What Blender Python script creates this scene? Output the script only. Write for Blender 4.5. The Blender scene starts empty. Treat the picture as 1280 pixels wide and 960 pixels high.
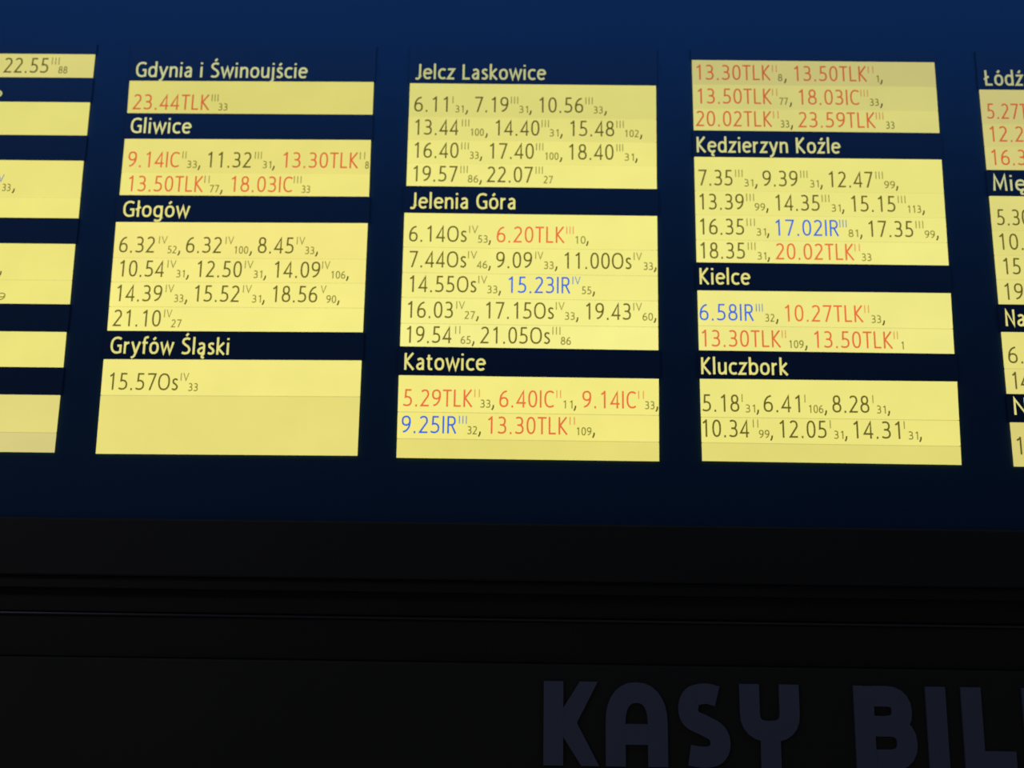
import bpy, math, random
from mathutils import Vector, Matrix
random.seed(4)
SC = bpy.context.scene
COL = SC.collection
Z0 = 2.068          # height of the board's datum line above the hall floor

# ---------------------------------------------------------------- camera
cam_data = bpy.data.cameras.new('camera')
cam_data.sensor_fit = 'HORIZONTAL'
cam_data.sensor_width = 36.0
cam_data.lens = 1215.3 / 1280.0 * 36.0
cam_data.clip_start = 0.05
cam_data.dof.use_dof = True
cam_data.dof.focus_distance = 2.02
cam_data.dof.aperture_fstop = 1.55
cam = bpy.data.objects.new('camera', cam_data)
COL.objects.link(cam)
_r = Vector((0.99987426, 0.00852548, 0.01337124))
_u = Vector((-0.01152966, -0.18808238, 0.98208558))
_f = Vector((-0.01088765, 0.98211625, 0.18796043))
M = Matrix.Identity(4)
for i in range(3):
    M[i][0] = _r[i]; M[i][1] = _u[i]; M[i][2] = -_f[i]
M[0][3], M[1][3], M[2][3] = -0.014588, -2.200016, -0.467898 + Z0
cam.matrix_world = M
SC.camera = cam

# ---------------------------------------------------------------- world, lamps, exposure
W = bpy.data.worlds.new('night_hall'); SC.world = W
W.use_nodes = True
W.node_tree.nodes['Background'].inputs[0].default_value = (0.9, 0.95, 1.0, 1)
W.node_tree.nodes['Background'].inputs[1].default_value = 0.044

def area(name, loc, target, sx, sy, power, col):
    L = bpy.data.lights.new(name, 'AREA'); L.shape = 'RECTANGLE'
    L.size = sx; L.size_y = sy; L.energy = power; L.color = col
    o = bpy.data.objects.new(name, L); COL.objects.link(o)
    o.location = loc
    o.rotation_euler = (Vector(target) - Vector(loc)).to_track_quat('-Z', 'Y').to_euler()
    return o
# added light out of frame, tuned for the blue falloff down the board
area('added_fill_above_board', (0.1, -0.58, 0.98 + Z0), (0.1, 0.0, 1.0 + Z0), 4.2, 0.06, 9.0, (0.22, 0.52, 1.0))
# added light off left, aimed to put a highlight on the trim rail
area('added_rail_light_left', (-2.75, -2.3, 0.5 + Z0), (-1.3, 0.0, -0.6 + Z0), 0.35, 0.3, 4.5, (0.88, 0.84, 1.0))

SC.view_settings.view_transform = 'Standard'
SC.view_settings.look = 'None'
SC.view_settings.gamma = 1
SC.view_settings.use_curve_mapping = False
SC.view_settings.exposure = 0.0

# ---------------------------------------------------------------- materials
def lin(c):
    c = c / 255.0
    return c / 12.92 if c <= 0.04045 else ((c + 0.055) / 1.055) ** 2.4
MATS = {}
def surf(name, base, rough=0.5, metal=0.0, spec=0.5, noise=0.0, nscale=8.0, bump=0.0):
    if name in MATS: return MATS[name]
    m = bpy.data.materials.new(name); m.use_nodes = True
    nt = m.node_tree; b = nt.nodes['Principled BSDF']
    b.inputs['Base Color'].default_value = (*base, 1)
    b.inputs['Roughness'].default_value = rough
    b.inputs['Metallic'].default_value = metal
    b.inputs['Specular IOR Level'].default_value = spec
    if noise or bump:
        tc = nt.nodes.new('ShaderNodeTexCoord')
        nz = nt.nodes.new('ShaderNodeTexNoise'); nz.inputs['Scale'].default_value = nscale
        nz.inputs['Detail'].default_value = 4
        nt.links.new(tc.outputs['Object'], nz.inputs['Vector'])
        if noise:
            mr = nt.nodes.new('ShaderNodeMapRange')
            mr.inputs['To Min'].default_value = 1 - noise; mr.inputs['To Max'].default_value = 1 + noise
            nt.links.new(nz.outputs['Fac'], mr.inputs['Value'])
            mx = nt.nodes.new('ShaderNodeMix'); mx.data_type = 'RGBA'; mx.blend_type = 'MULTIPLY'
            mx.inputs['Factor'].default_value = 1.0
            mx.inputs['A'].default_value = (*base, 1)
            nt.links.new(mr.outputs['Result'], mx.inputs['B'])
            nt.links.new(mx.outputs['Result'], b.inputs['Base Color'])
        if bump:
            bp = nt.nodes.new('ShaderNodeBump'); bp.inputs['Strength'].default_value = bump
            bp.inputs['Distance'].default_value = 0.002
            nt.links.new(nz.outputs['Fac'], bp.inputs['Height'])
            nt.links.new(bp.outputs['Normal'], b.inputs['Normal'])
    MATS[name] = m
    return m
def lit(name, rgb, base=0.12, mottle=0.0):
    """translucent film lit from behind by the light box"""
    if name in MATS: return MATS[name]
    m = bpy.data.materials.new(name); m.use_nodes = True
    nt = m.node_tree; b = nt.nodes['Principled BSDF']
    e = [lin(v) for v in rgb]
    b.inputs['Base Color'].default_value = (*[v * base for v in e], 1)
    b.inputs['Roughness'].default_value = 0.6
    b.inputs['Specular IOR Level'].default_value = 0.15
    b.inputs['Emission Color'].default_value = (*e, 1)
    b.inputs['Emission Strength'].default_value = 0.985
    if mottle:
        tc = nt.nodes.new('ShaderNodeTexCoord')
        nz = nt.nodes.new('ShaderNodeTexNoise'); nz.inputs['Scale'].default_value = 9.0
        nz.inputs['Detail'].default_value = 2
        mr = nt.nodes.new('ShaderNodeMapRange')
        mr.inputs['From Min'].default_value = 0.3; mr.inputs['From Max'].default_value = 0.7
        mr.inputs['To Min'].default_value = 0.985 - mottle; mr.inputs['To Max'].default_value = 0.985 + mottle
        nt.links.new(tc.outputs['Object'], nz.inputs['Vector'])
        nt.links.new(nz.outputs['Fac'], mr.inputs['Value'])
        nt.links.new(mr.outputs['Result'], b.inputs['Emission Strength'])
    MATS[name] = m
    return m

BLUE = surf('blue_board_sheet', (0.012, 0.046, 0.118), 0.8, spec=0.16, noise=0.05, nscale=3.0)
BAND = surf('dark_blue_heading_film', (0.016, 0.044, 0.108), 0.8, spec=0.16, noise=0.05, nscale=5.0)
BLACK = surf('black_painted_steel', (0.025, 0.023, 0.021), 0.6, spec=0.22, noise=0.1, nscale=6.0)
WALLM = surf('dark_plaster', (0.05, 0.05, 0.055), 0.9, spec=0.1, noise=0.1, nscale=10.0, bump=0.2)
METAL = surf('dull_aluminium', (0.09, 0.085, 0.11), 0.30, metal=1.0)
FASC = surf('dark_fascia_sheet', (0.030, 0.028, 0.024), 0.6, spec=0.22, noise=0.1, nscale=5.0)
LETM = surf('blue_grey_letter', (0.135, 0.15, 0.23), 0.6, spec=0.2, noise=0.06, nscale=12.0)
INKC = {'k': ('dark_olive_ink', (104, 96, 36)), 's': ('dark_ink_thin', (140, 132, 62)),
       'r': ('red_ink', (232, 110, 62)), 'q': ('red_ink_thin', (226, 140, 80)),
       'b': ('blue_ink', (52, 106, 220)), 'p': ('blue_ink_thin', (84, 128, 196)),
       'n': ('dark_ink_small', (130, 124, 52)), 'c': ('dark_ink_comma', (86, 80, 34))}

# ---------------------------------------------------------------- mesh helpers
def mesh_obj(name, verts, faces, mat, parent=None, origin=(0, 0, 0), bevel=0.0, mats=None, midx=None):
    me = bpy.data.meshes.new(name)
    o_ = Vector(origin)
    me.from_pydata([tuple(Vector(v) - o_) for v in verts], [], faces)
    for m in (mats or [mat]): me.materials.append(m)
    if midx:
        for p_, i_ in zip(me.polygons, midx): p_.material_index = i_
    me.update()
    ob = bpy.data.objects.new(name, me); COL.objects.link(ob)
    if parent is not None: ob.parent = parent
    else: ob.location = origin
    if bevel:
        b = ob.modifiers.new('bevel', 'BEVEL'); b.width = bevel; b.segments = 2; b.limit_method = 'ANGLE'
    return ob
BOXF = [(0, 1, 2, 3), (7, 6, 5, 4), (0, 4, 5, 1), (1, 5, 6, 2), (2, 6, 7, 3), (3, 7, 4, 0)]
def slab(quad, yf, yb):
    """quad TL,TR,BR,BL in (x,z) -> plate between y=yf (front) and y=yb"""
    q = [quad[3], quad[2], quad[1], quad[0]]
    v = [(x, yf, z + Z0) for x, z in q] + [(x, yb, z + Z0) for x, z in q]
    return v, BOXF
def rect(x0, x1, z0, z1): return [(x0, z1), (x1, z1), (x1, z0), (x0, z0)]
def empty(name, loc, label=None, cat=None, group=None):
    o = bpy.data.objects.new(name, None); COL.objects.link(o); o.location = loc
    o.empty_display_size = 0.05
    if label: o['label'] = label
    if cat: o['category'] = cat
    if group: o['group'] = group
    return o

# ---------------------------------------------------------------- narrow humanist stroke lettering
def A(cx, cy, rx, ry, a0, a1, n=None, e=2.35):
    n = n or max(5, int(abs(a1 - a0) / 16))
    out = []
    for i in range(n + 1):
        a = math.radians(a0 + (a1 - a0) * i / n); c, s = math.cos(a), math.sin(a)
        out.append((cx + rx * math.copysign(abs(c) ** (2 / e), c), cy + ry * math.copysign(abs(s) ** (2 / e), s)))
    return out
def S(*p, n=5):
    p = list(p); q = [p[0]] + p + [p[-1]]; out = []
    for i in range(1, len(q) - 2):
        a, b, c, d = q[i - 1], q[i], q[i + 1], q[i + 2]
        for k in range(n):
            t = k / n
            out.append(tuple(0.5 * (2 * b[j] + (c[j] - a[j]) * t + (2 * a[j] - 5 * b[j] + 4 * c[j] - d[j]) * t * t + (3 * b[j] - a[j] - 3 * c[j] + d[j]) * t ** 3) for j in (0, 1)))
    out.append(p[-1]); return out
def O(cx, cy, rx, ry): return ('closed', A(cx, cy, rx, ry, 0, 360, 26)[:-1])
def L(*p): return list(p)
def acute(x): return L((x - .04, .84), (x + .07, .99))
_o = [O(.235, .36, .18, .305)]
_s = [S((.30, .61), (.19, .665), (.085, .60), (.10, .45), (.20, .365), (.29, .25), (.27, .12), (.17, .052), (.03, .10))]
_c = [A(.25, .36, .195, .305, 50, 310)]
_e = [A(.235, .36, .185, .305, 3, 318), L((.05, .39), (.41, .39))]
_a = [S((.07, .60), (.2, .665), (.31, .60), (.33, .44)) + [(.33, 0)], S((.33, .41), (.19, .38), (.075, .28), (.07, .15), (.15, .055), (.25, .08), (.33, .19))]
_z = [L((.03, .665), (.35, .665), (.04, .055), (.37, .055))]
_l = [L((.07, 1.04), (.07, 0))]
_Lc = [L((.07, 1), (.07, .055), (.40, .055))]
_Sc = [S((.40, .90), (.27, .945), (.11, .88), (.08, .70), (.2, .56), (.33, .45), (.40, .28), (.34, .11), (.2, .055), (.04, .10))]
_six = [S((.40, .935), (.24, .86), (.11, .66), (.065, .42), (.065, .28)), O(.25, .30, .185, .245)]
_idot = L((.07, .88), (.07, 1.0))
GL = {
 '0': (.5, [O(.25, .5, .185, .445)]),
 '1': (.5, [L((.12, .79), (.29, .93)), L((.29, 1.0), (.29, 0))]),
 '2': (.5, [A(.235, .71, .175, .235, 150, -18) + L((.06, .055), (.45, .055))]),
 '3': (.5, [A(.20, .725, .185, .22, 132, -80) + [(.13, .515)], L((.13, .515), (.20, .515)) + A(.20, .285, .215, .23, 82, -138)]),
 '4': (.5, [L((.36, 0), (.36, .93), (.04, .26), (.48, .26))]),
 '5': (.5, [L((.42, .945), (.14, .945), (.12, .53)) + A(.19, .305, .225, .25, 92, -135)]),
 '6': (.5, _six),
 '7': (.5, [L((.03, .945), (.44, .945), (.17, 0))]),
 '8': (.5, [O(.25, .735, .15, .21), O(.25, .28, .19, .225)]),
 '9': (.5, [('closed', [(.5 - x, 1 - y) for x, y in _six[1][1]]), [(.5 - x, 1 - y) for x, y in _six[0]]]),
 '.': (.22, [L((.10, -.01), (.10, .115))]),
 'T': (.46, [L((0, .945), (.46, .945)), L((.23, .945), (.23, 0))]),
 'L': (.42, _Lc), 'Ł': (.42, _Lc + [L((-.03, .38), (.22, .60))]),
 'K': (.5, [L((.07, 1), (.07, 0)), L((.43, 1), (.11, .52), (.46, 0))]),
 'I': (.16, [L((.07, 1), (.07, 0))]),
 'V': (.5, [L((.03, 1), (.25, .05), (.47, 1))]),
 'C': (.5, [A(.31, .5, .255, .445, 50, 310)]),
 'R': (.5, [L((.07, 0), (.07, .945)) + A(.24, .72, .165, .225, 90, -90) + [(.07, .495)], L((.24, .495), (.45, 0))]),
 'O': (.64, [O(.32, .5, .265, .445)]),
 'G': (.56, [A(.33, .5, .275, .445, 52, 290) + L((.50, .10), (.50, .47), (.34, .47))]),
 'S': (.46, _Sc), 'Ś': (.46, _Sc + [L((.2, 1.1), (.31, 1.25))]),
 'J': (.30, [L((.21, 1), (.21, .22)) + S((.21, .22), (.17, .07), (.08, .02), (-.02, .05))]),
 'M': (.64, [L((.05, 0), (.09, .97), (.31, .2), (.53, .97), (.57, 0))]),
 'N': (.52, [L((.07, 0), (.07, .93), (.44, .07), (.44, 1))]),
 's': (.34, _s), 'ś': (.34, _s + [acute(.18)]), 'c': (.40, _c), 'ć': (.40, _c + [acute(.25)]),
 'o': (.47, _o), 'ó': (.47, _o + [acute(.22)]), 'e': (.45, _e),
 'ę': (.45, _e + [S((.33, .07), (.24, -.06), (.25, -.17), (.35, -.19))]),
 'a': (.42, _a), 'ą': (.42, _a + [S((.33, .02), (.25, -.08), (.26, -.18), (.36, -.19))]),
 'z': (.40, _z), 'ź': (.40, _z + [acute(.2)]),
 'l': (.16, _l), 'ł': (.19, [L((.09, 1.04), (.09, 0)), L((-.03, .44), (.21, .62))]),
 'i': (.16, [L((.07, .72), (.07, 0)), _idot]),
 'j': (.17, [L((.09, .72), (.09, -.06)) + S((.09, -.06), (.05, -.21), (-.05, -.24)), L((.09, .88), (.09, 1.0))]),
 'd': (.48, [O(.23, .36, .175, .305), L((.40, 1.04), (.40, 0))]),
 'b': (.48, [O(.245, .36, .175, .305), L((.07, 1.04), (.07, 0))]),
 'g': (.48, [O(.23, .36, .175, .305), L((.40, .72), (.40, -.02)) + S((.40, -.02), (.35, -.19), (.21, -.24), (.07, -.19))]),
 'n': (.46, [L((.07, .72), (.07, 0)), S((.07, .50), (.14, .61), (.25, .665), (.36, .60), (.385, .42)) + [(.385, 0)]]),
 'u': (.46, [[(.07, .72)] + S((.07, .30), (.10, .11), (.20, .052), (.32, .12), (.385, .24)), L((.385, .72), (.385, 0))]),
 'r': (.30, [L((.07, .72), (.07, 0)), S((.07, .47), (.13, .60), (.27, .665))]),
 'y': (.44, [L((.03, .72), (.22, .06)), [(.41, .72)] + S((.23, .06), (.15, -.16), (.02, -.24))]),
 'w': (.64, [L((.02, .72), (.17, .06), (.32, .66), (.47, .06), (.62, .72))]),
 'f': (.28, [S((.30, .99), (.2, .985), (.13, .92), (.11, .78)) + [(.11, 0)], L((.0, .665), (.27, .665))]),
 't': (.30, [[(.11, .90)] + S((.11, .22), (.14, .08), (.21, .05), (.28, .07)), L((.0, .665), (.27, .665))]),
 'k': (.42, [L((.07, 1.04), (.07, 0)), L((.37, .72), (.10, .38), (.40, 0))]),
 ' ': (.22, []), '_': (.22, []),
}
def run(text, gap=.085):
    x = 0.0; out = []
    for ch in text:
        w, st = GL[ch]
        for s_ in st:
            closed = isinstance(s_, tuple); pts = s_[1] if closed else s_
            out.append((closed, [(x + px, py) for px, py in pts]))
        x += w + gap
    return out
def thicken(pts, t, closed, V, F, y):
    n = len(pts)
    if n < 2: return
    base = len(V)
    for i in range(n):
        a = pts[(i - 1) % n] if (closed or i > 0) else None
        b = pts[i]; c = pts[(i + 1) % n] if (closed or i < n - 1) else None
        def nrm(p, q):
            dx, dz = q[0] - p[0], q[1] - p[1]; l_ = math.hypot(dx, dz) or 1e-9
            return (-dz / l_, dx / l_)
        if a is None: m = nrm(b, c); k = 1
        elif c is None: m = nrm(a, b); k = 1
        else:
            n1, n2 = nrm(a, b), nrm(b, c); mx, mz = n1[0] + n2[0], n1[1] + n2[1]; l_ = math.hypot(mx, mz)
            if l_ < 1e-6: m = n1; k = 1
            else:
                m = (mx / l_, mz / l_); k = min(2.6, 1 / max(.05, m[0] * n1[0] + m[1] * n1[1]))
        h = t / 2 * k
        V.append((b[0] + m[0] * h, y, b[1] + m[1] * h + Z0)); V.append((b[0] - m[0] * h, y, b[1] - m[1] * h + Z0))
    for i in range(n if closed else n - 1):
        j = (i + 1) % n
        F.append((base + 2 * i, base + 2 * i + 1, base + 2 * j + 1, base + 2 * j))
def letter_run(text, x0, x1, z, h, t, V, F, y):
    """text set between x0 and x1 on baseline z, cap height h, stroke t (all metres)"""
    rs = run(text)
    xs_ = [p[0] for _, ps in rs for p in ps]; a, b = min(xs_), max(xs_)
    if b - a < 1e-6: s_ = 1; off = (x0 + x1) / 2 - a
    else: s_ = (x1 - x0 - t) / (b - a); off = x0 + t / 2 - a * s_
    for closed, ps in rs:
        thicken([(off + px * s_, z + py * h) for px, py in ps], t, closed, V, F, y)
def ink(k, kf):
    """print colour scaled to its strip, so the backlight falloff is painted in too"""
    nm, rgb = INKC[k]
    return lit('%s_%d' % (nm, round(kf * 50)), tuple(v * (round(kf * 50) / 50.0) for v in rgb))
PANELS = [
  ('A1', 'topmost of the left-edge column, cut off, showing 22.55', None, [[-1.6821, 0.7712], [-1.0821, 0.7712], [-1.0822, 0.709], [-1.6822, 0.709]], [
    [[215, 205, 118], 0.7176, 0.7208, [[['k', '22.55', -1.3035, -1.1937, 0.72], ['s', 'III', -1.1863, -1.1677, 0.7204], ['n', '88', -1.1689, -1.1457, 0.7205]]]],
  ]),
  ('A2', 'second from top of the left-edge column, blank, left of Gliwice heading', ['o', -1.4031, -1.2999, 0.6498], [[-1.6828, 0.6431], [-1.0828, 0.6431], [-1.0825, 0.5571], [-1.6825, 0.5571]], [
    [[226, 217, 118], 0.5705, 0.5739, []],
  ]),
  ('A3', 'third from top of the left-edge column, with a small 33', None, [[-1.6839, 0.4908], [-1.0839, 0.4908], [-1.0823, 0.3451], [-1.6823, 0.3451]], [
    [[235, 224, 122], 0.4094, 0.4142, [[['p', 'IV', -1.2911, -1.2707, 0.4124], ['n', '33', -1.2746, -1.2524, 0.4125], ['c', ',', -1.2495, -1.2407, 0.4127]]]],
    [[238, 228, 124], 0.3506, 0.3544, []],
  ]),
  ('A4', 'fourth from top of the left-edge column, beside the Głogów panel', None, [[-1.6835, 0.28], [-1.0835, 0.28], [-1.0819, 0.1324], [-1.6819, 0.1324]], [
    [[238, 228, 124], 0.203, 0.2075, [[['c', ',', -1.2561, -1.25, 0.2059]]]],
    [[238, 228, 124], 0.1383, 0.1416, [[['n', '9', -1.2543, -1.235, 0.1404]]]],
  ]),
  ('A5', 'second from bottom of the left-edge column, shallow and blank', None, [[-1.683, 0.0646], [-1.083, 0.0646], [-1.0821, -0.0194], [-1.6821, -0.0194]], [
    [[236, 226, 124], -0.0119, -0.0073, []],
  ]),
  ('A6', 'lowest of the left-edge column, two blank pale strips', None, [[-1.6823, -0.0854], [-1.0823, -0.0854], [-1.0826, -0.2181], [-1.6826, -0.2181]], [
    [[226, 215, 125], -0.1603, -0.1573, []],
    [[214, 203, 128], -0.2157, -0.2107, []],
  ]),
  ('B1', 'headed Gdynia i Świnoujście with one red time', ['Gdynia_i_Świnoujście', -0.9758, -0.5515, 0.7116], [[-0.9895, 0.7013], [-0.3885, 0.7034], [-0.388, 0.6179], [-0.988, 0.6166]], [
    [[218, 208, 112], 0.6249, 0.6272, [[['r', '23.44TLK', -0.9756, -0.7874, 0.6254], ['s', 'III', -0.7835, -0.7671, 0.6258], ['n', '33', -0.7671, -0.7433, 0.6258]]]],
  ]),
  ('B2', 'headed Gliwice with two rows of times', ['Gliwice', -0.9757, -0.827, 0.5636], [[-0.9879, 0.5487], [-0.3892, 0.5512], [-0.3881, 0.4067], [-0.9877, 0.4048]], [
    [[232, 220, 120], 0.4752, 0.4782, [[['r', '9.14IC', -0.9746, -0.8491, 0.4756], ['s', 'II', -0.8437, -0.8344, 0.476], ['n', '33', -0.8328, -0.8071, 0.4761], ['c', ',', -0.8055, -0.7984, 0.4762]], [['k', '11.32', -0.7827, -0.6748, 0.4765], ['s', 'III', -0.6679, -0.6514, 0.4768], ['n', '31', -0.6493, -0.6274, 0.477], ['c', ',', -0.6259, -0.6178, 0.477]], [['r', '13.30TLK', -0.5998, -0.4166, 0.4776], ['s', 'II', -0.4139, -0.4013, 0.4781], ['n', '8', -0.4013, -0.3911, 0.4781]]]],
    [[238, 227, 124], 0.4131, 0.416, [[['r', '13.50TLK', -0.9691, -0.7874, 0.4136], ['s', 'II', -0.7857, -0.7737, 0.4141], ['n', '77', -0.7737, -0.7494, 0.4142], ['c', ',', -0.7483, -0.7396, 0.4143]], [['r', '18.03IC', -0.7213, -0.5717, 0.4147], ['s', 'III', -0.5702, -0.5519, 0.4152], ['n', '33', -0.5519, -0.5296, 0.4152]]]],
  ]),
  ('B3', 'headed Głogów with four rows of dark times', ['Głogów', -0.9752, -0.8144, 0.3494], [[-0.9901, 0.336], [-0.3882, 0.3392], [-0.3884, 0.0725], [-0.9867, 0.0696]], [
    [[245, 231, 130], 0.2599, 0.2623, [[['k', '6.32', -0.9768, -0.8912, 0.26], ['s', 'IV', -0.883, -0.8626, 0.2603], ['n', '52', -0.8626, -0.839, 0.2604], ['c', ',', -0.8378, -0.8297, 0.2605]], [['k', '6.32', -0.8175, -0.7316, 0.2607], ['s', 'IV', -0.724, -0.7042, 0.261], ['n', '100', -0.7031, -0.669, 0.2611], ['c', ',', -0.6679, -0.6591, 0.2612]], [['k', '8.45', -0.6464, -0.5612, 0.2614], ['s', 'IV', -0.5546, -0.5348, 0.2617], ['n', '33', -0.5354, -0.5118, 0.2617], ['c', ',', -0.5107, -0.502, 0.2618]]]],
    [[246, 234, 132], 0.2005, 0.2025, [[['k', '10.54', -0.9714, -0.8633, 0.2006], ['s', 'IV', -0.8578, -0.837, 0.2009], ['n', '31', -0.837, -0.8157, 0.201], ['c', ',', -0.814, -0.8042, 0.201]], [['k', '12.50', -0.7877, -0.6809, 0.2013], ['s', 'IV', -0.6744, -0.6542, 0.2015], ['n', '31', -0.6542, -0.6322, 0.2016], ['c', ',', -0.6305, -0.6213, 0.2016]], [['k', '14.09', -0.6044, -0.4955, 0.2019], ['s', 'IV', -0.4912, -0.4721, 0.2021], ['n', '106', -0.4704, -0.4354, 0.2022], ['c', ',', -0.4345, -0.4269, 0.2023]]]],
    [[247, 236, 133], 0.1401, 0.143, [[['k', '14.39', -0.973, -0.8651, 0.1403], ['s', 'IV', -0.8573, -0.8377, 0.1407], ['n', '33', -0.8377, -0.8139, 0.1408], ['c', ',', -0.8126, -0.8039, 0.1409]], [['k', '15.52', -0.7892, -0.6815, 0.1412], ['s', 'IV', -0.6749, -0.6541, 0.1416], ['n', '31', -0.6541, -0.6312, 0.1417], ['c', ',', -0.6297, -0.6216, 0.1418]], [['k', '18.56', -0.6052, -0.4991, 0.1421], ['s', 'V', -0.4919, -0.4784, 0.1425], ['n', '90', -0.4784, -0.4543, 0.1426], ['c', ',', -0.4534, -0.4459, 0.1427]]]],
    [[246, 236, 133], 0.0795, 0.0822, [[['k', '21.10', -0.9747, -0.8633, 0.0797], ['s', 'IV', -0.8562, -0.8374, 0.08], ['n', '27', -0.8389, -0.8139, 0.0801]]]],
  ]),
  ('B4', 'headed Gryfów Śląski with a single 15.57Os', ['Gryfów_Śląski', -0.9751, -0.6984, 0.0145], [[-0.9888, 0.0007], [-0.3887, 0.0047], [-0.3889, -0.2168], [-0.9867, -0.2196]], [
    [[243, 232, 130], -0.0716, -0.0695, [[['k', '15.57Os', -0.9711, -0.8102, -0.0714], ['s', 'IV', -0.8054, -0.7861, -0.071], ['n', '33', -0.7878, -0.7642, -0.071]]]],
    [[232, 220, 122], -0.2135, -0.2101, []],
  ]),
  ('C1', 'headed Jelcz Laskowice with four rows of dark times', ['Jelcz_Laskowice', -0.2884, 0.0344, 0.7121], [[-0.2991, 0.701], [0.3031, 0.6999], [0.3012, 0.4328], [-0.2989, 0.435]], [
    [[219, 211, 118], 0.6259, 0.6263, [[['k', '6.11', -0.2866, -0.2049, 0.626], ['s', 'I', -0.1951, -0.1897, 0.626], ['n', '31', -0.1879, -0.1661, 0.626], ['c', ',', -0.1637, -0.154, 0.626]], [['k', '7.19', -0.1403, -0.0569, 0.6261], ['s', 'III', -0.0509, -0.0334, 0.6261], ['n', '31', -0.0324, -0.0092, 0.6261], ['c', ',', -0.0077, 0.0005, 0.6261]], [['k', '10.56', 0.0174, 0.1252, 0.6262], ['s', 'III', 0.1309, 0.1482, 0.6262], ['n', '33', 0.1488, 0.1729, 0.6263], ['c', ',', 0.1744, 0.1834, 0.6263]]]],
    [[227, 219, 122], 0.5656, 0.5656, [[['k', '13.44', -0.2837, -0.1756, 0.5656], ['s', 'III', -0.169, -0.1515, 0.5656], ['n', '100', -0.1488, -0.1156, 0.5656], ['c', ',', -0.1133, -0.1053, 0.5656]], [['k', '14.40', -0.0883, 0.0191, 0.5656], ['s', 'III', 0.0245, 0.042, 0.5656], ['n', '31', 0.042, 0.0654, 0.5656], ['c', ',', 0.0671, 0.0762, 0.5656]], [['k', '15.48', 0.0927, 0.2003, 0.5656], ['s', 'III', 0.2059, 0.2233, 0.5656], ['n', '102', 0.2248, 0.2602, 0.5656], ['c', ',', 0.2612, 0.2683, 0.5656]]]],
    [[236, 228, 126], 0.5063, 0.5046, [[['k', '16.40', -0.2833, -0.1757, 0.5061], ['s', 'III', -0.1693, -0.1514, 0.5059], ['n', '33', -0.1502, -0.1268, 0.5058], ['c', ',', -0.1259, -0.1178, 0.5058]], [['k', '17.40', -0.1014, 0.0061, 0.5056], ['s', 'III', 0.0115, 0.0288, 0.5054], ['n', '100', 0.0321, 0.0657, 0.5053], ['c', ',', 0.0668, 0.0755, 0.5052]], [['k', '18.40', 0.0899, 0.1983, 0.505], ['s', 'III', 0.2055, 0.2214, 0.5048], ['n', '31', 0.2228, 0.247, 0.5048], ['c', ',', 0.2482, 0.2568, 0.5047]]]],
    [[240, 232, 130], 0.4459, 0.4446, [[['k', '19.57', -0.2841, -0.177, 0.4457], ['s', 'III', -0.17, -0.1527, 0.4456], ['n', '86', -0.1527, -0.1268, 0.4455], ['c', ',', -0.1256, -0.1176, 0.4455]], [['k', '22.07', -0.1057, 0.004, 0.4453], ['s', 'III', 0.0109, 0.0281, 0.4452], ['n', '27', 0.0293, 0.0523, 0.4451]]]],
  ]),
  ('C2', 'headed Jelenia Góra with five rows and a blue 15.23IR', ['Jelenia_Góra', -0.2899, -0.0369, 0.3773], [[-0.3014, 0.3661], [0.3011, 0.3642], [0.2991, 0.0373], [-0.3004, 0.04]], [
    [[243, 235, 132], 0.2941, 0.2945, [[['k', '6.14Os', -0.2882, -0.1509, 0.2942], ['s', 'IV', -0.1456, -0.1244, 0.2942], ['n', '53', -0.1264, -0.1014, 0.2942], ['c', ',', -0.1004, -0.0934, 0.2943]], [['r', '6.20TLK', -0.08, 0.0815, 0.2943], ['q', 'III', 0.0853, 0.1024, 0.2943], ['n', '10', 0.105, 0.1306, 0.2944], ['c', ',', 0.1306, 0.1383, 0.2944]]]],
    [[244, 236, 134], 0.2309, 0.2313, [[['k', '7.44Os', -0.2873, -0.1507, 0.2309], ['s', 'IV', -0.1469, -0.1257, 0.231], ['n', '46', -0.1267, -0.1012, 0.231], ['c', ',', -0.1002, -0.0923, 0.231]], [['k', '9.09', -0.0804, 0.0045, 0.2311], ['s', 'IV', 0.012, 0.0309, 0.2311], ['n', '33', 0.0309, 0.0554, 0.2311], ['c', ',', 0.0563, 0.0653, 0.2312]], [['k', '11.00Os', 0.08, 0.239, 0.2312], ['s', 'IV', 0.2442, 0.2638, 0.2313], ['n', '33', 0.2655, 0.2892, 0.2313], ['c', ',', 0.2892, 0.2988, 0.2313]]]],
    [[245, 237, 135], 0.1702, 0.1708, [[['k', '14.55Os', -0.2841, -0.1254, 0.1703], ['s', 'IV', -0.1213, -0.1007, 0.1704], ['n', '33', -0.1018, -0.0764, 0.1704], ['c', ',', -0.0753, -0.0674, 0.1704]], [['b', '15.23IR', -0.0516, 0.0951, 0.1705], ['p', 'IV', 0.0997, 0.1189, 0.1706], ['n', '55', 0.1198, 0.1442, 0.1706], ['c', ',', 0.1451, 0.1532, 0.1707]]]],
    [[246, 239, 139], 0.1076, 0.1084, [[['k', '16.03', -0.2863, -0.1793, 0.1077], ['s', 'IV', -0.1718, -0.1517, 0.1078], ['n', '27', -0.1531, -0.1279, 0.1078], ['c', ',', -0.127, -0.118, 0.1078]], [['k', '17.15Os', -0.1032, 0.0569, 0.108], ['s', 'IV', 0.0611, 0.0816, 0.1081], ['n', '33', 0.0805, 0.1053, 0.1081], ['c', ',', 0.1067, 0.1146, 0.1081]], [['k', '19.43', 0.1304, 0.2363, 0.1082], ['s', 'IV', 0.242, 0.2623, 0.1083], ['n', '60', 0.2623, 0.2875, 0.1084], ['c', ',', 0.2875, 0.2964, 0.1084]]]],
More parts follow.
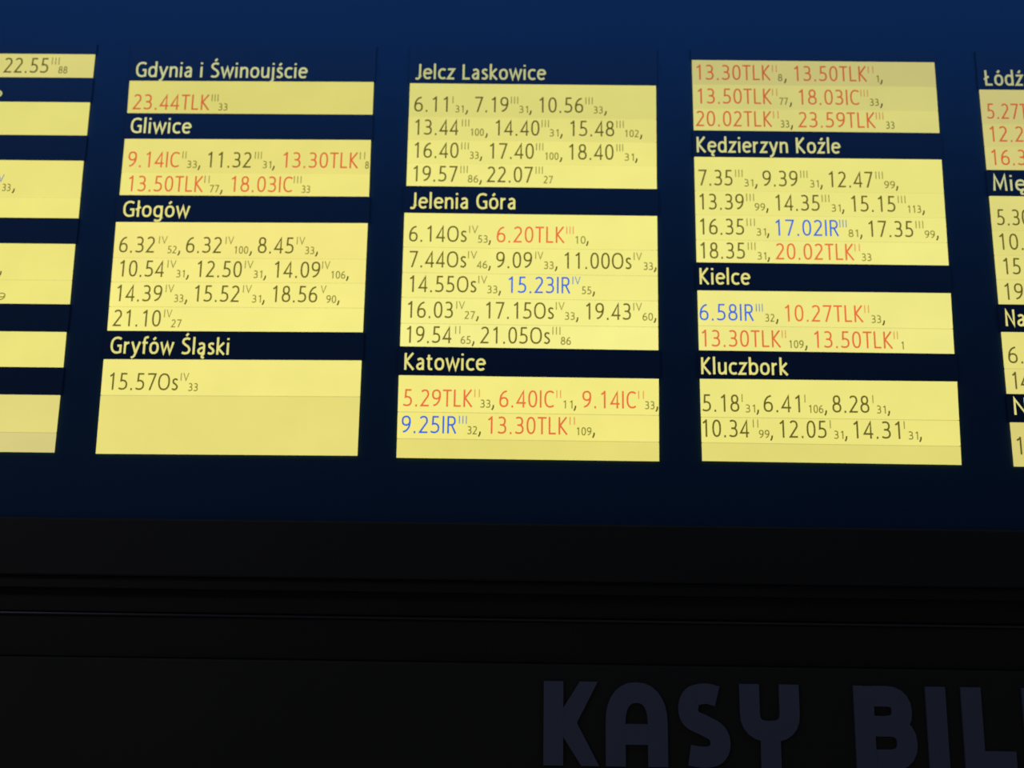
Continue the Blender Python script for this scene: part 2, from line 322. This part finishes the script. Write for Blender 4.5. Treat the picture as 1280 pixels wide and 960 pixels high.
    [[247, 240, 142], 0.0477, 0.0487, [[['k', '19.54', -0.2869, -0.1795, 0.0478], ['s', 'II', -0.1728, -0.1611, 0.0479], ['n', '65', -0.1607, -0.1362, 0.048], ['c', ',', -0.1351, -0.1267, 0.048]], [['k', '21.05Os', -0.1137, 0.0483, 0.0482], ['s', 'III', 0.0535, 0.0719, 0.0483], ['n', '86', 0.0719, 0.0964, 0.0484]]]],
  ]),
  ('C3', 'headed Katowice with red times and a blue 9.25IR', ['Katowice', -0.2888, -0.1001, -0.0163], [[-0.3008, -0.0292], [0.299, -0.0307], [0.297, -0.2211], [-0.2995, -0.2203]], [
    [[245, 235, 130], -0.1021, -0.1008, [[['r', '5.29TLK', -0.2897, -0.1287, -0.1019], ['q', 'II', -0.1251, -0.1128, -0.1017], ['n', '33', -0.1128, -0.0878, -0.1017], ['c', ',', -0.0867, -0.0783, -0.1016]], [['r', '6.40IC', -0.0676, 0.059, -0.1015], ['q', 'II', 0.0634, 0.074, -0.1013], ['n', '11', 0.0777, 0.1004, -0.1012], ['c', ',', 0.102, 0.1094, -0.1012]], [['r', '9.14IC', 0.1231, 0.2471, -0.101], ['q', 'II', 0.2513, 0.2641, -0.1008], ['n', '33', 0.2645, 0.2882, -0.1008], ['c', ',', 0.2893, 0.2974, -0.1008]]]],
    [[243, 232, 127], -0.1638, -0.1626, [[['b', '9.25IR', -0.2902, -0.1644, -0.1637], ['p', 'III', -0.1591, -0.1412, -0.1635], ['n', '32', -0.1412, -0.1169, -0.1635], ['c', ',', -0.1159, -0.1079, -0.1634]], [['r', '13.30TLK', -0.0937, 0.0899, -0.1632], ['q', 'II', 0.0939, 0.1058, -0.163], ['n', '109', 0.1085, 0.1437, -0.163], ['c', ',', 0.1442, 0.1523, -0.1629]]]],
    [[230, 219, 118], -0.2164, -0.2166, []],
  ]),
  ('D1', 'without a heading, three red rows above the Kędzierzyn Koźle heading', None, [[0.3924, 0.7688], [0.9851, 0.7675], [0.9851, 0.5827], [0.3933, 0.5844]], [
    [[198, 189, 116], 0.7165, 0.7135, [[['r', '13.30TLK', 0.4015, 0.5837, 0.716], ['q', 'II', 0.5876, 0.5989, 0.7155], ['n', '8', 0.6001, 0.6118, 0.7155], ['c', ',', 0.6141, 0.6227, 0.7154]], [['r', '13.50TLK', 0.6401, 0.8186, 0.7149], ['q', 'II', 0.8213, 0.8344, 0.7144], ['n', '1', 0.8392, 0.8466, 0.7143], ['c', ',', 0.8478, 0.8567, 0.7143]]]],
    [[208, 201, 118], 0.6536, 0.6519, [[['r', '13.50TLK', 0.403, 0.5842, 0.6533], ['q', 'II', 0.5853, 0.5977, 0.6531], ['n', '77', 0.6005, 0.623, 0.653], ['c', ',', 0.6247, 0.6336, 0.653]], [['r', '18.03IC', 0.6488, 0.7974, 0.6527], ['q', 'III', 0.8001, 0.8179, 0.6524], ['n', '33', 0.8196, 0.8431, 0.6524], ['c', ',', 0.8442, 0.8531, 0.6523]]]],
    [[216, 208, 120], 0.5945, 0.5925, [[['r', '20.02TLK', 0.3987, 0.5831, 0.5942], ['q', 'II', 0.5858, 0.5988, 0.5938], ['n', '33', 0.6011, 0.6239, 0.5938], ['c', ',', 0.625, 0.6335, 0.5937]], [['r', '23.59TLK', 0.6463, 0.8327, 0.5934], ['q', 'III', 0.8341, 0.852, 0.593], ['n', '33', 0.8553, 0.8776, 0.593]]]],
  ]),
  ('D2', 'headed Kędzierzyn Koźle with four rows of times', ['Kędzierzyn_Koźle', 0.3988, 0.7448, 0.5268], [[0.3928, 0.5153], [0.9851, 0.5138], [0.9836, 0.2494], [0.3926, 0.251]], [
    [[233, 226, 125], 0.4424, 0.4395, [[['k', '7.35', 0.3994, 0.4827, 0.4422], ['s', 'III', 0.4894, 0.5069, 0.4419], ['n', '31', 0.5086, 0.5317, 0.4418], ['c', ',', 0.5334, 0.5428, 0.4417]], [['k', '9.39', 0.5544, 0.6382, 0.4414], ['s', 'III', 0.645, 0.662, 0.4412], ['n', '31', 0.6658, 0.6879, 0.441], ['c', ',', 0.6894, 0.6978, 0.441]], [['k', '12.47', 0.7115, 0.8172, 0.4406], ['s', 'III', 0.8244, 0.8419, 0.4403], ['n', '99', 0.8431, 0.8695, 0.4402], ['c', ',', 0.8695, 0.8777, 0.4401]]]],
    [[236, 229, 128], 0.3816, 0.3791, [[['k', '13.39', 0.4013, 0.5077, 0.3814], ['s', 'III', 0.514, 0.5324, 0.3811], ['n', '99', 0.5324, 0.5578, 0.381], ['c', ',', 0.559, 0.566, 0.3809]], [['k', '14.35', 0.5819, 0.6878, 0.3806], ['s', 'III', 0.6933, 0.7113, 0.3803], ['n', '31', 0.7136, 0.7371, 0.3802], ['c', ',', 0.7382, 0.7464, 0.3801]], [['k', '15.15', 0.7617, 0.8674, 0.3798], ['s', 'III', 0.874, 0.892, 0.3796], ['n', '113', 0.8948, 0.9276, 0.3794], ['c', ',', 0.9285, 0.9368, 0.3793]]]],
    [[238, 231, 131], 0.3192, 0.3167, [[['k', '16.35', 0.401, 0.5065, 0.319], ['s', 'III', 0.5129, 0.5322, 0.3187], ['n', '31', 0.5337, 0.5577, 0.3186], ['c', ',', 0.5583, 0.566, 0.3185]], [['b', '17.02IR', 0.5796, 0.7302, 0.3181], ['p', 'III', 0.7323, 0.7492, 0.3177], ['n', '81', 0.7515, 0.7749, 0.3177], ['c', ',', 0.7775, 0.7858, 0.3176]], [['k', '17.35', 0.7994, 0.9056, 0.3173], ['s', 'III', 0.9122, 0.9301, 0.317], ['n', '99', 0.9312, 0.9562, 0.3169], ['c', ',', 0.9571, 0.9654, 0.3168]]]],
    [[240, 233, 134], 0.2598, 0.2581, [[['k', '18.35', 0.4007, 0.5067, 0.2596], ['s', 'III', 0.5138, 0.5317, 0.2594], ['n', '31', 0.534, 0.5561, 0.2594], ['c', ',', 0.5573, 0.5654, 0.2593]], [['r', '20.02TLK', 0.5791, 0.7637, 0.259], ['q', 'II', 0.765, 0.7772, 0.2587], ['n', '33', 0.7789, 0.8032, 0.2587]]]],
  ]),
  ('D3', 'headed Kielce with a blue 6.58IR and three red times', ['Kielce', 0.3982, 0.5173, 0.1964], [[0.393, 0.1816], [0.9834, 0.1812], [0.9814, 0.0366], [0.3934, 0.0384]], [
    [[240, 232, 134], 0.1094, 0.1081, [[['b', '6.58IR', 0.3962, 0.5224, 0.1092], ['p', 'III', 0.5277, 0.5437, 0.1091], ['n', '32', 0.5465, 0.5706, 0.109], ['c', ',', 0.5716, 0.5797, 0.109]], [['r', '10.27TLK', 0.5938, 0.7771, 0.1087], ['q', 'II', 0.7798, 0.7904, 0.1085], ['n', '33', 0.7932, 0.8173, 0.1085], ['c', ',', 0.8182, 0.8269, 0.1084]]]],
    [[239, 231, 134], 0.0465, 0.0466, [[['r', '13.30TLK', 0.399, 0.5833, 0.0465], ['q', 'II', 0.5855, 0.5951, 0.0465], ['n', '109', 0.6004, 0.6352, 0.0465], ['c', ',', 0.6366, 0.6442, 0.0465]], [['r', '13.50TLK', 0.6591, 0.8413, 0.0465], ['q', 'II', 0.8441, 0.8537, 0.0465], ['n', '1', 0.8595, 0.8658, 0.0465]]]],
  ]),
  ('D4', 'headed Kluczbork with two rows of dark times', ['Kluczbork', 0.3969, 0.5979, -0.0188], [[0.3937, -0.0296], [0.9831, -0.0292], [0.9791, -0.2208], [0.3948, -0.219]], [
    [[238, 230, 128], -0.106, -0.104, [[['k', '5.18', 0.3965, 0.482, -0.1058], ['s', 'I', 0.4862, 0.4915, -0.1056], ['n', '31', 0.4942, 0.5179, -0.1056], ['c', ',', 0.5194, 0.5274, -0.1055]], [['k', '6.41', 0.5375, 0.6206, -0.1053], ['s', 'I', 0.6296, 0.6354, -0.1051], ['n', '106', 0.6392, 0.6733, -0.1051], ['c', ',', 0.6744, 0.6824, -0.105]], [['k', '8.28', 0.6944, 0.7786, -0.1048], ['s', 'I', 0.7849, 0.7902, -0.1046], ['n', '31', 0.7935, 0.8155, -0.1045], ['c', ',', 0.818, 0.8259, -0.1045]]]],
    [[237, 228, 126], -0.1647, -0.1633, [[['k', '10.34', 0.3961, 0.5044, -0.1645], ['s', 'II', 0.5116, 0.5238, -0.1643], ['n', '99', 0.5238, 0.5485, -0.1643], ['c', ',', 0.549, 0.5568, -0.1643]], [['k', '12.05', 0.571, 0.6785, -0.1641], ['s', 'I', 0.6847, 0.6905, -0.1639], ['n', '31', 0.6932, 0.7162, -0.1639], ['c', ',', 0.7178, 0.7256, -0.1638]], [['k', '14.31', 0.7387, 0.845, -0.1637], ['s', 'I', 0.8528, 0.858, -0.1635], ['n', '31', 0.8618, 0.8853, -0.1635], ['c', ',', 0.8862, 0.8942, -0.1634]]]],
    [[226, 216, 118], -0.2173, -0.2176, []],
  ]),
  ('E1', 'topmost at the right edge, under the cut heading Łódź', ['Łódź', 1.1, 1.1984, 0.7074], [[1.0899, 0.6964], [1.6899, 0.6964], [1.6921, 0.4893], [1.0921, 0.4893]], [
    [[200, 190, 118], 0.6199, 0.6186, [[['r', '5.27T', 1.1012, 1.2024, 0.6198]]]],
    [[206, 197, 118], 0.5611, 0.5587, [[['r', '12.2', 1.1044, 1.1868, 0.5609]]]],
    [[211, 202, 120], 0.5009, 0.4994, [[['r', '16.3', 1.1037, 1.1865, 0.5008]]]],
  ]),
  ('E2', 'at the right edge under the cut heading Mię, starting 5.30', ['Mię', 1.1027, 1.181, 0.4359], [[1.0926, 0.4224], [1.6926, 0.4224], [1.6939, 0.1563], [1.0939, 0.1563]], [
    [[222, 213, 122], 0.3494, 0.3466, [[['k', '5.30', 1.1036, 1.1829, 0.3491]]]],
    [[224, 216, 122], 0.2887, 0.2873, [[['k', '10.', 1.1055, 1.1617, 0.2886]]]],
    [[226, 217, 124], 0.2285, 0.2266, [[['k', '15', 1.11, 1.151, 0.2283]]]],
    [[226, 217, 124], 0.1668, 0.1646, [[['k', '19', 1.1078, 1.1515, 0.1666]]]],
  ]),
  ('E3', 'at the right edge under the cut heading Na', ['Na', 1.105, 1.1497, 0.1034], [[1.0941, 0.0892], [1.6941, 0.0892], [1.6951, -0.0559], [1.0951, -0.0559]], [
    [[228, 218, 124], 0.0154, 0.0142, [[['k', '6.', 1.1042, 1.1376, 0.0152]]]],
    [[226, 215, 124], -0.0452, -0.0457, [[['k', '14', 1.1084, 1.1488, -0.0453]]]],
  ]),
  ('E4', 'lowest at the right edge, showing only a 1', ['N', 1.1074, 1.1364, -0.1051], [[1.0969, -0.1225], [1.6969, -0.1225], [1.6976, -0.2229], [1.0976, -0.2229]], [
    [[216, 203, 118], -0.1957, -0.1964, [[['k', '1', 1.1061, 1.1178, -0.1958]]]],
  ]),
]
# ================================================================ the setting
w = mesh_obj('wall_back', *slab(rect(-4.2, 4.2, -Z0, 2.4), 0.135, 0.30), WALLM); w['kind'] = 'structure'

# ================================================================ the departures board
X0B, X1B = -1.86, 1.86
board = empty('departures_board', (0, 0.06, -0.366 + Z0),
              'wide dark blue station departures board, backlit, framing all the yellow timetable panels', 'board')
bo = board.location
def bpart(name, q, yf, yb, mat, bevel=0.0, label=None):
    v, f = slab(q, yf, yb)
    o = mesh_obj(name, v, f, mat, board, bo, bevel)
    if label: o['label'] = label
    return o
EDGES = [(-1.6826, -1.0826), (-0.9883, -0.3885), (-0.3, 0.3), (0.3933, 0.9832), (1.0941, 1.6941)]
bpart('backing_sheet', rect(X0B, X1B, -0.366, 1.06), 0.0056, 0.110, BLUE)
bpart('top_panel', rect(X0B, X1B, 0.800, 1.06), 0.0046, 0.0056, BLUE)
bpart('bottom_panel', rect(X0B, X1B, -0.366, -0.2285), 0.0046, 0.0056, BLUE)
gaps = [(X0B, EDGES[0][0])] + [(EDGES[i][1], EDGES[i + 1][0]) for i in range(4)] + [(EDGES[4][1], X1B)]
for a, b in gaps:
    bpart('divider', rect(a + .002, b - .002, -0.2284, 0.7999), 0.0046, 0.0056, BLUE)
bpart('bottom_frame', rect(X0B - .03, X1B + .03, -0.492, -0.366), -0.020, 0.110, BLACK, 0.004, 'black lower frame of the board')
bpart('frame_lip', rect(X0B - .03, X1B + .03, -0.520, -0.492), 0.004, 0.110, BLACK, 0.003)

GAP = 0.0008
def lerp(p, q, t): return (p[0] + (q[0] - p[0]) * t, p[1] + (q[1] - p[1]) * t)
prev_bottom = {}
CAP = 0.0405
for pid, lab, head, quad, rows in PANELS:
    TL, TR, BR, BL = [tuple(v) for v in quad]
    cx = (BL[0] + BR[0]) / 2
    pan = empty('timetable_panel', (cx, 0.0015, min(BL[1], BR[1]) + Z0),
                ('yellow timetable panel, ' + lab), 'sign panel', 'yellow timetable panels of the departures board')
    po = pan.location
    # heading band above the field
    col = pid[0]
    if True:
        if col in prev_bottom: ub, hb = prev_bottom[col]
        else:
            ub = (TL[0], .7997); hb = (TR[0], .7997)
        g = 0.0006
        if True:
            q = [(TL[0] - .003, ub[1] - g), (TR[0] + .003, hb[1] - g), (TR[0] + .003, TR[1] + g), (TL[0] - .003, TL[1] + g)]
            v, f = slab(q, 0.0, 0.0042)
            hs = mesh_obj('heading_strip', v, f, BAND, pan, po)
            hs['label'] = 'dark blue heading strip'
            if head:
                V, F = [], []
                t, x0, x1, z = head
                letter_run(t.replace('_', ' '), x0, x1, z, CAP * .985, CAP * .128, V, F, -0.0005)
                k = {'B1': (196, 198, 138), 'C1': (186, 188, 128), 'E1': (176, 178, 128), 'B2': (214, 212, 140), 'E2': (196, 194, 132),
                     'D2': (206, 204, 132), 'A2': (190, 190, 120)}.get(pid, (226, 218, 128))  # upper headings dimmer: weaker backlight put into their emission colour
                mesh_obj('heading_lettering', V, F, lit('heading_cutout_%d' % k[0], k), hs, po)['label'] = 'pale yellow heading lettering'
    prev_bottom[col] = (BL, BR)
    # rows of film strips
    n = len(rows)
    H = ((TL[1] - BL[1]) + (TR[1] - BR[1])) / 2
    cuts = [0.0]
    for i in range(n - 1):
        zl = rows[i][1]
        off = .0125 if rows[i][3] or n == 1 else .0125
        xr = 0.02
        zt = TL[1]; cuts.append((zt - (zl - off)) / (TL[1] - BL[1]))
    cuts.append(1.0)
    for i, (c, zl, zr, toks) in enumerate(rows):
        a, b = cuts[i], cuts[i + 1]
        ga = GAP / H if i > 0 else 0; gb = GAP / H if i < n - 1 else 0
        q = [lerp(TL, BL, a + ga), lerp(TR, BR, a + ga), lerp(TR, BR, b - gb), lerp(TL, BL, b - gb)]
        dy = random.uniform(0, .0003)
        v, f = slab(q, dy, 0.0030)
        st = mesh_obj('strip', v, f, lit('backlit_film_%d_%d_%d' % tuple(c), c, mottle=0.025), pan, po)  # uneven backlight is set strip by strip in the emission colour
        for ent in toks:
            V, F, mi = [], [], []; ms = []
            base_c = ent[0][0]
            for k, t, x0, x1, z in ent:
                f0 = len(F)
                if k in 'krb': letter_run(t, x0, x1, z, CAP, CAP * .098, V, F, -0.0004)
                elif k in 'sqp':
                    letter_run(t, x0, x1, z + CAP * .56, CAP * .46, CAP * .050, V, F, -0.0004)
                elif k == 'n': letter_run(t, x0 + .001, x1, z - CAP * .03, CAP * .46, CAP * .058, V, F, -0.0004)
                elif k == 'c':
                    ww = x1 - x0
                    thicken([(x0 + ww * .72, z + CAP * .13), (x0 + ww * .62, z - CAP * .02), (x0 + ww * .28, z - CAP * .16)], CAP * .085, False, V, F, -0.0004)
                mk = ink(k, sum(c) / 612.0)
                if mk not in ms: ms.append(mk)
                mi += [ms.index(mk)] * (len(F) - f0)
            o = mesh_obj('departure_time', V, F, None, st, po, mats=ms, midx=mi)
            if base_c == 'r': o['label'] = 'red printed departure time'
            if base_c == 'b': o['label'] = 'blue printed departure time'
    # glowing light-box diffuser behind the joints of the strips
    if n > 1:
        v, f = slab([lerp(lerp(TL, TR, .003), lerp(BL, BR, .003), .01), lerp(lerp(TL, TR, .997), lerp(BL, BR, .997), .01),
                     lerp(lerp(TL, TR, .997), lerp(BL, BR, .997), .99), lerp(lerp(TL, TR, .003), lerp(BL, BR, .003), .99)], 0.0032, 0.0044)
        mesh_obj('diffuser', v, f, lit('diffuser', (182, 172, 104)), pan, po)

# ================================================================ metal trim under the board
def halfround(x0, x1, zc, rz, y0, ry, n=24):
    V, F = [], []
    for x in (x0, x1):
        for i in range(n + 1):
            a = math.pi * i / n
            V.append((x, y0 - ry * math.sin(a), zc + rz * math.cos(a) + Z0))
    m = n + 1
    for i in range(n): F.append((i, i + 1, m + i + 1, m + i))
    F.append(tuple(range(m)))
    F.append(tuple(range(2 * m - 1, m - 1, -1))); F.append((0, m, 2 * m - 1, n))
    return V, F
v, f = halfround(-2.3, 2.3, -0.577, 0.0058, 0.05, 0.010)
t1 = mesh_obj('trim_1', v, f, METAL); t1['kind'] = 'structure'
import bmesh
bm_ = bmesh.new(); bm_.from_mesh(t1.data); bmesh.ops.recalc_face_normals(bm_, faces=bm_.faces); bm_.to_mesh(t1.data); bm_.free()
v, f = slab(rect(-2.3, 2.3, -0.6712, -0.5205), 0.050, 0.135)
t2 = mesh_obj('trim_2', v, f, BLACK, None, (0, 0, 0), 0.002); t2['kind'] = 'structure'

# ================================================================ ticket office fascia sign
sign = empty('ticket_office_sign', (0.3, 0.08, -1.02 + Z0),
             'unlit dark fascia sign below the board with bluish rounded letters KASY BIL', 'sign')
so = sign.location
v, f = slab(rect(-2.2, 2.2, -1.02, -0.672), 0.036, 0.134)
mesh_obj('fascia_panel', v, f, FASC, sign, so, 0.003)
HS = 0.176; ZB = -0.8835; T = 0.043
def px(p, w): return [(x * w, y) for x, y in p]
def sign_letter(name, x0, x1, strokes, z1=None):
    """fat rounded letter, strokes on a 0..1 square"""
    V, F = [], []
    w_, h_ = (x1 - x0 - T), HS - T
    for k, st in enumerate(strokes):
        closed = isinstance(st, tuple); pts = st[1] if closed else st
        P = [(x0 + T / 2 + a * w_, ZB + T / 2 + b * h_) for a, b in pts]
        thicken(P, T, closed, V, F, 0.0300 + 0.00025 * k)
    V = [(a, b, min(max(c, ZB + Z0), ZB + HS + Z0)) for a, b, c in V]
    # give the cut-out letter its thickness
    nv = len(V); V2 = [(a, 0.0358, c) for a, b, c in V]
    F2 = [tuple(reversed([i + nv for i in fc])) for fc in F]
    edges = {}
    for fc in F:
        for i in range(len(fc)):
            e = (fc[i], fc[(i + 1) % len(fc)]); edges[e] = 1
    side = [(b, a, a + nv, b + nv) for a, b in edges if (b, a) not in edges]
    o = mesh_obj('letter', V + V2, F + F2 + side, LETM, sign, so)
    return o
E1 = T / 2 / (HS - T)   # run stroke ends out to the full height
sign_letter('K', .040, .156, [L((0, 1 + E1), (0, -E1)), L((1.06, 1 + 2 * E1), (.42, .56), (.42, .46), (1.10, -2 * E1))])
sign_letter('A', .176, .311, [L((0, -E1)) + A(.5, .52, .5, .48, 180, 0, 14, 2.3) + L((1, -E1)), L((0, .34), (1, .34))])
sign_letter('S', .334, .447, [S((.93, .96), (.55, 1.0), (.15, .94), (.02, .76), (.12, .60), (.5, .50), (.90, .38), (1.0, .20), (.86, .05), (.5, 0), (.04, .03))])
sign_letter('Y', .470, .600, [L((0, 1 + E1)) + A(.5, .72, .5, .30, 180, 360, 12, 2.6) + L((1, 1 + E1)), L((.5, .42), (.5, -E1))])
sign_letter('B', .720, .853, [L((0, -E1), (0, 1 + E1)), L((0, 1)) + A(.55, .765, .36, .235, 90, -90, 10) + L((0, .53)), L((0, .53), (.5, .53)) + A(.58, .265, .42, .265, 90, -90, 10) + L((0, 0))])
sign_letter('I', .877, .921, [L((.5, 1 + E1), (.5, -E1))])
sign_letter('L', .955, 1.072, [L((0, 1 + E1), (0, 0), (1.0 + .2, 0))])
sign_letter('E', 1.0885, 1.190, [L((1.1, 1), (0, 1), (0, 0), (1.1, 0)), L((0, .5), (.95, .5))])
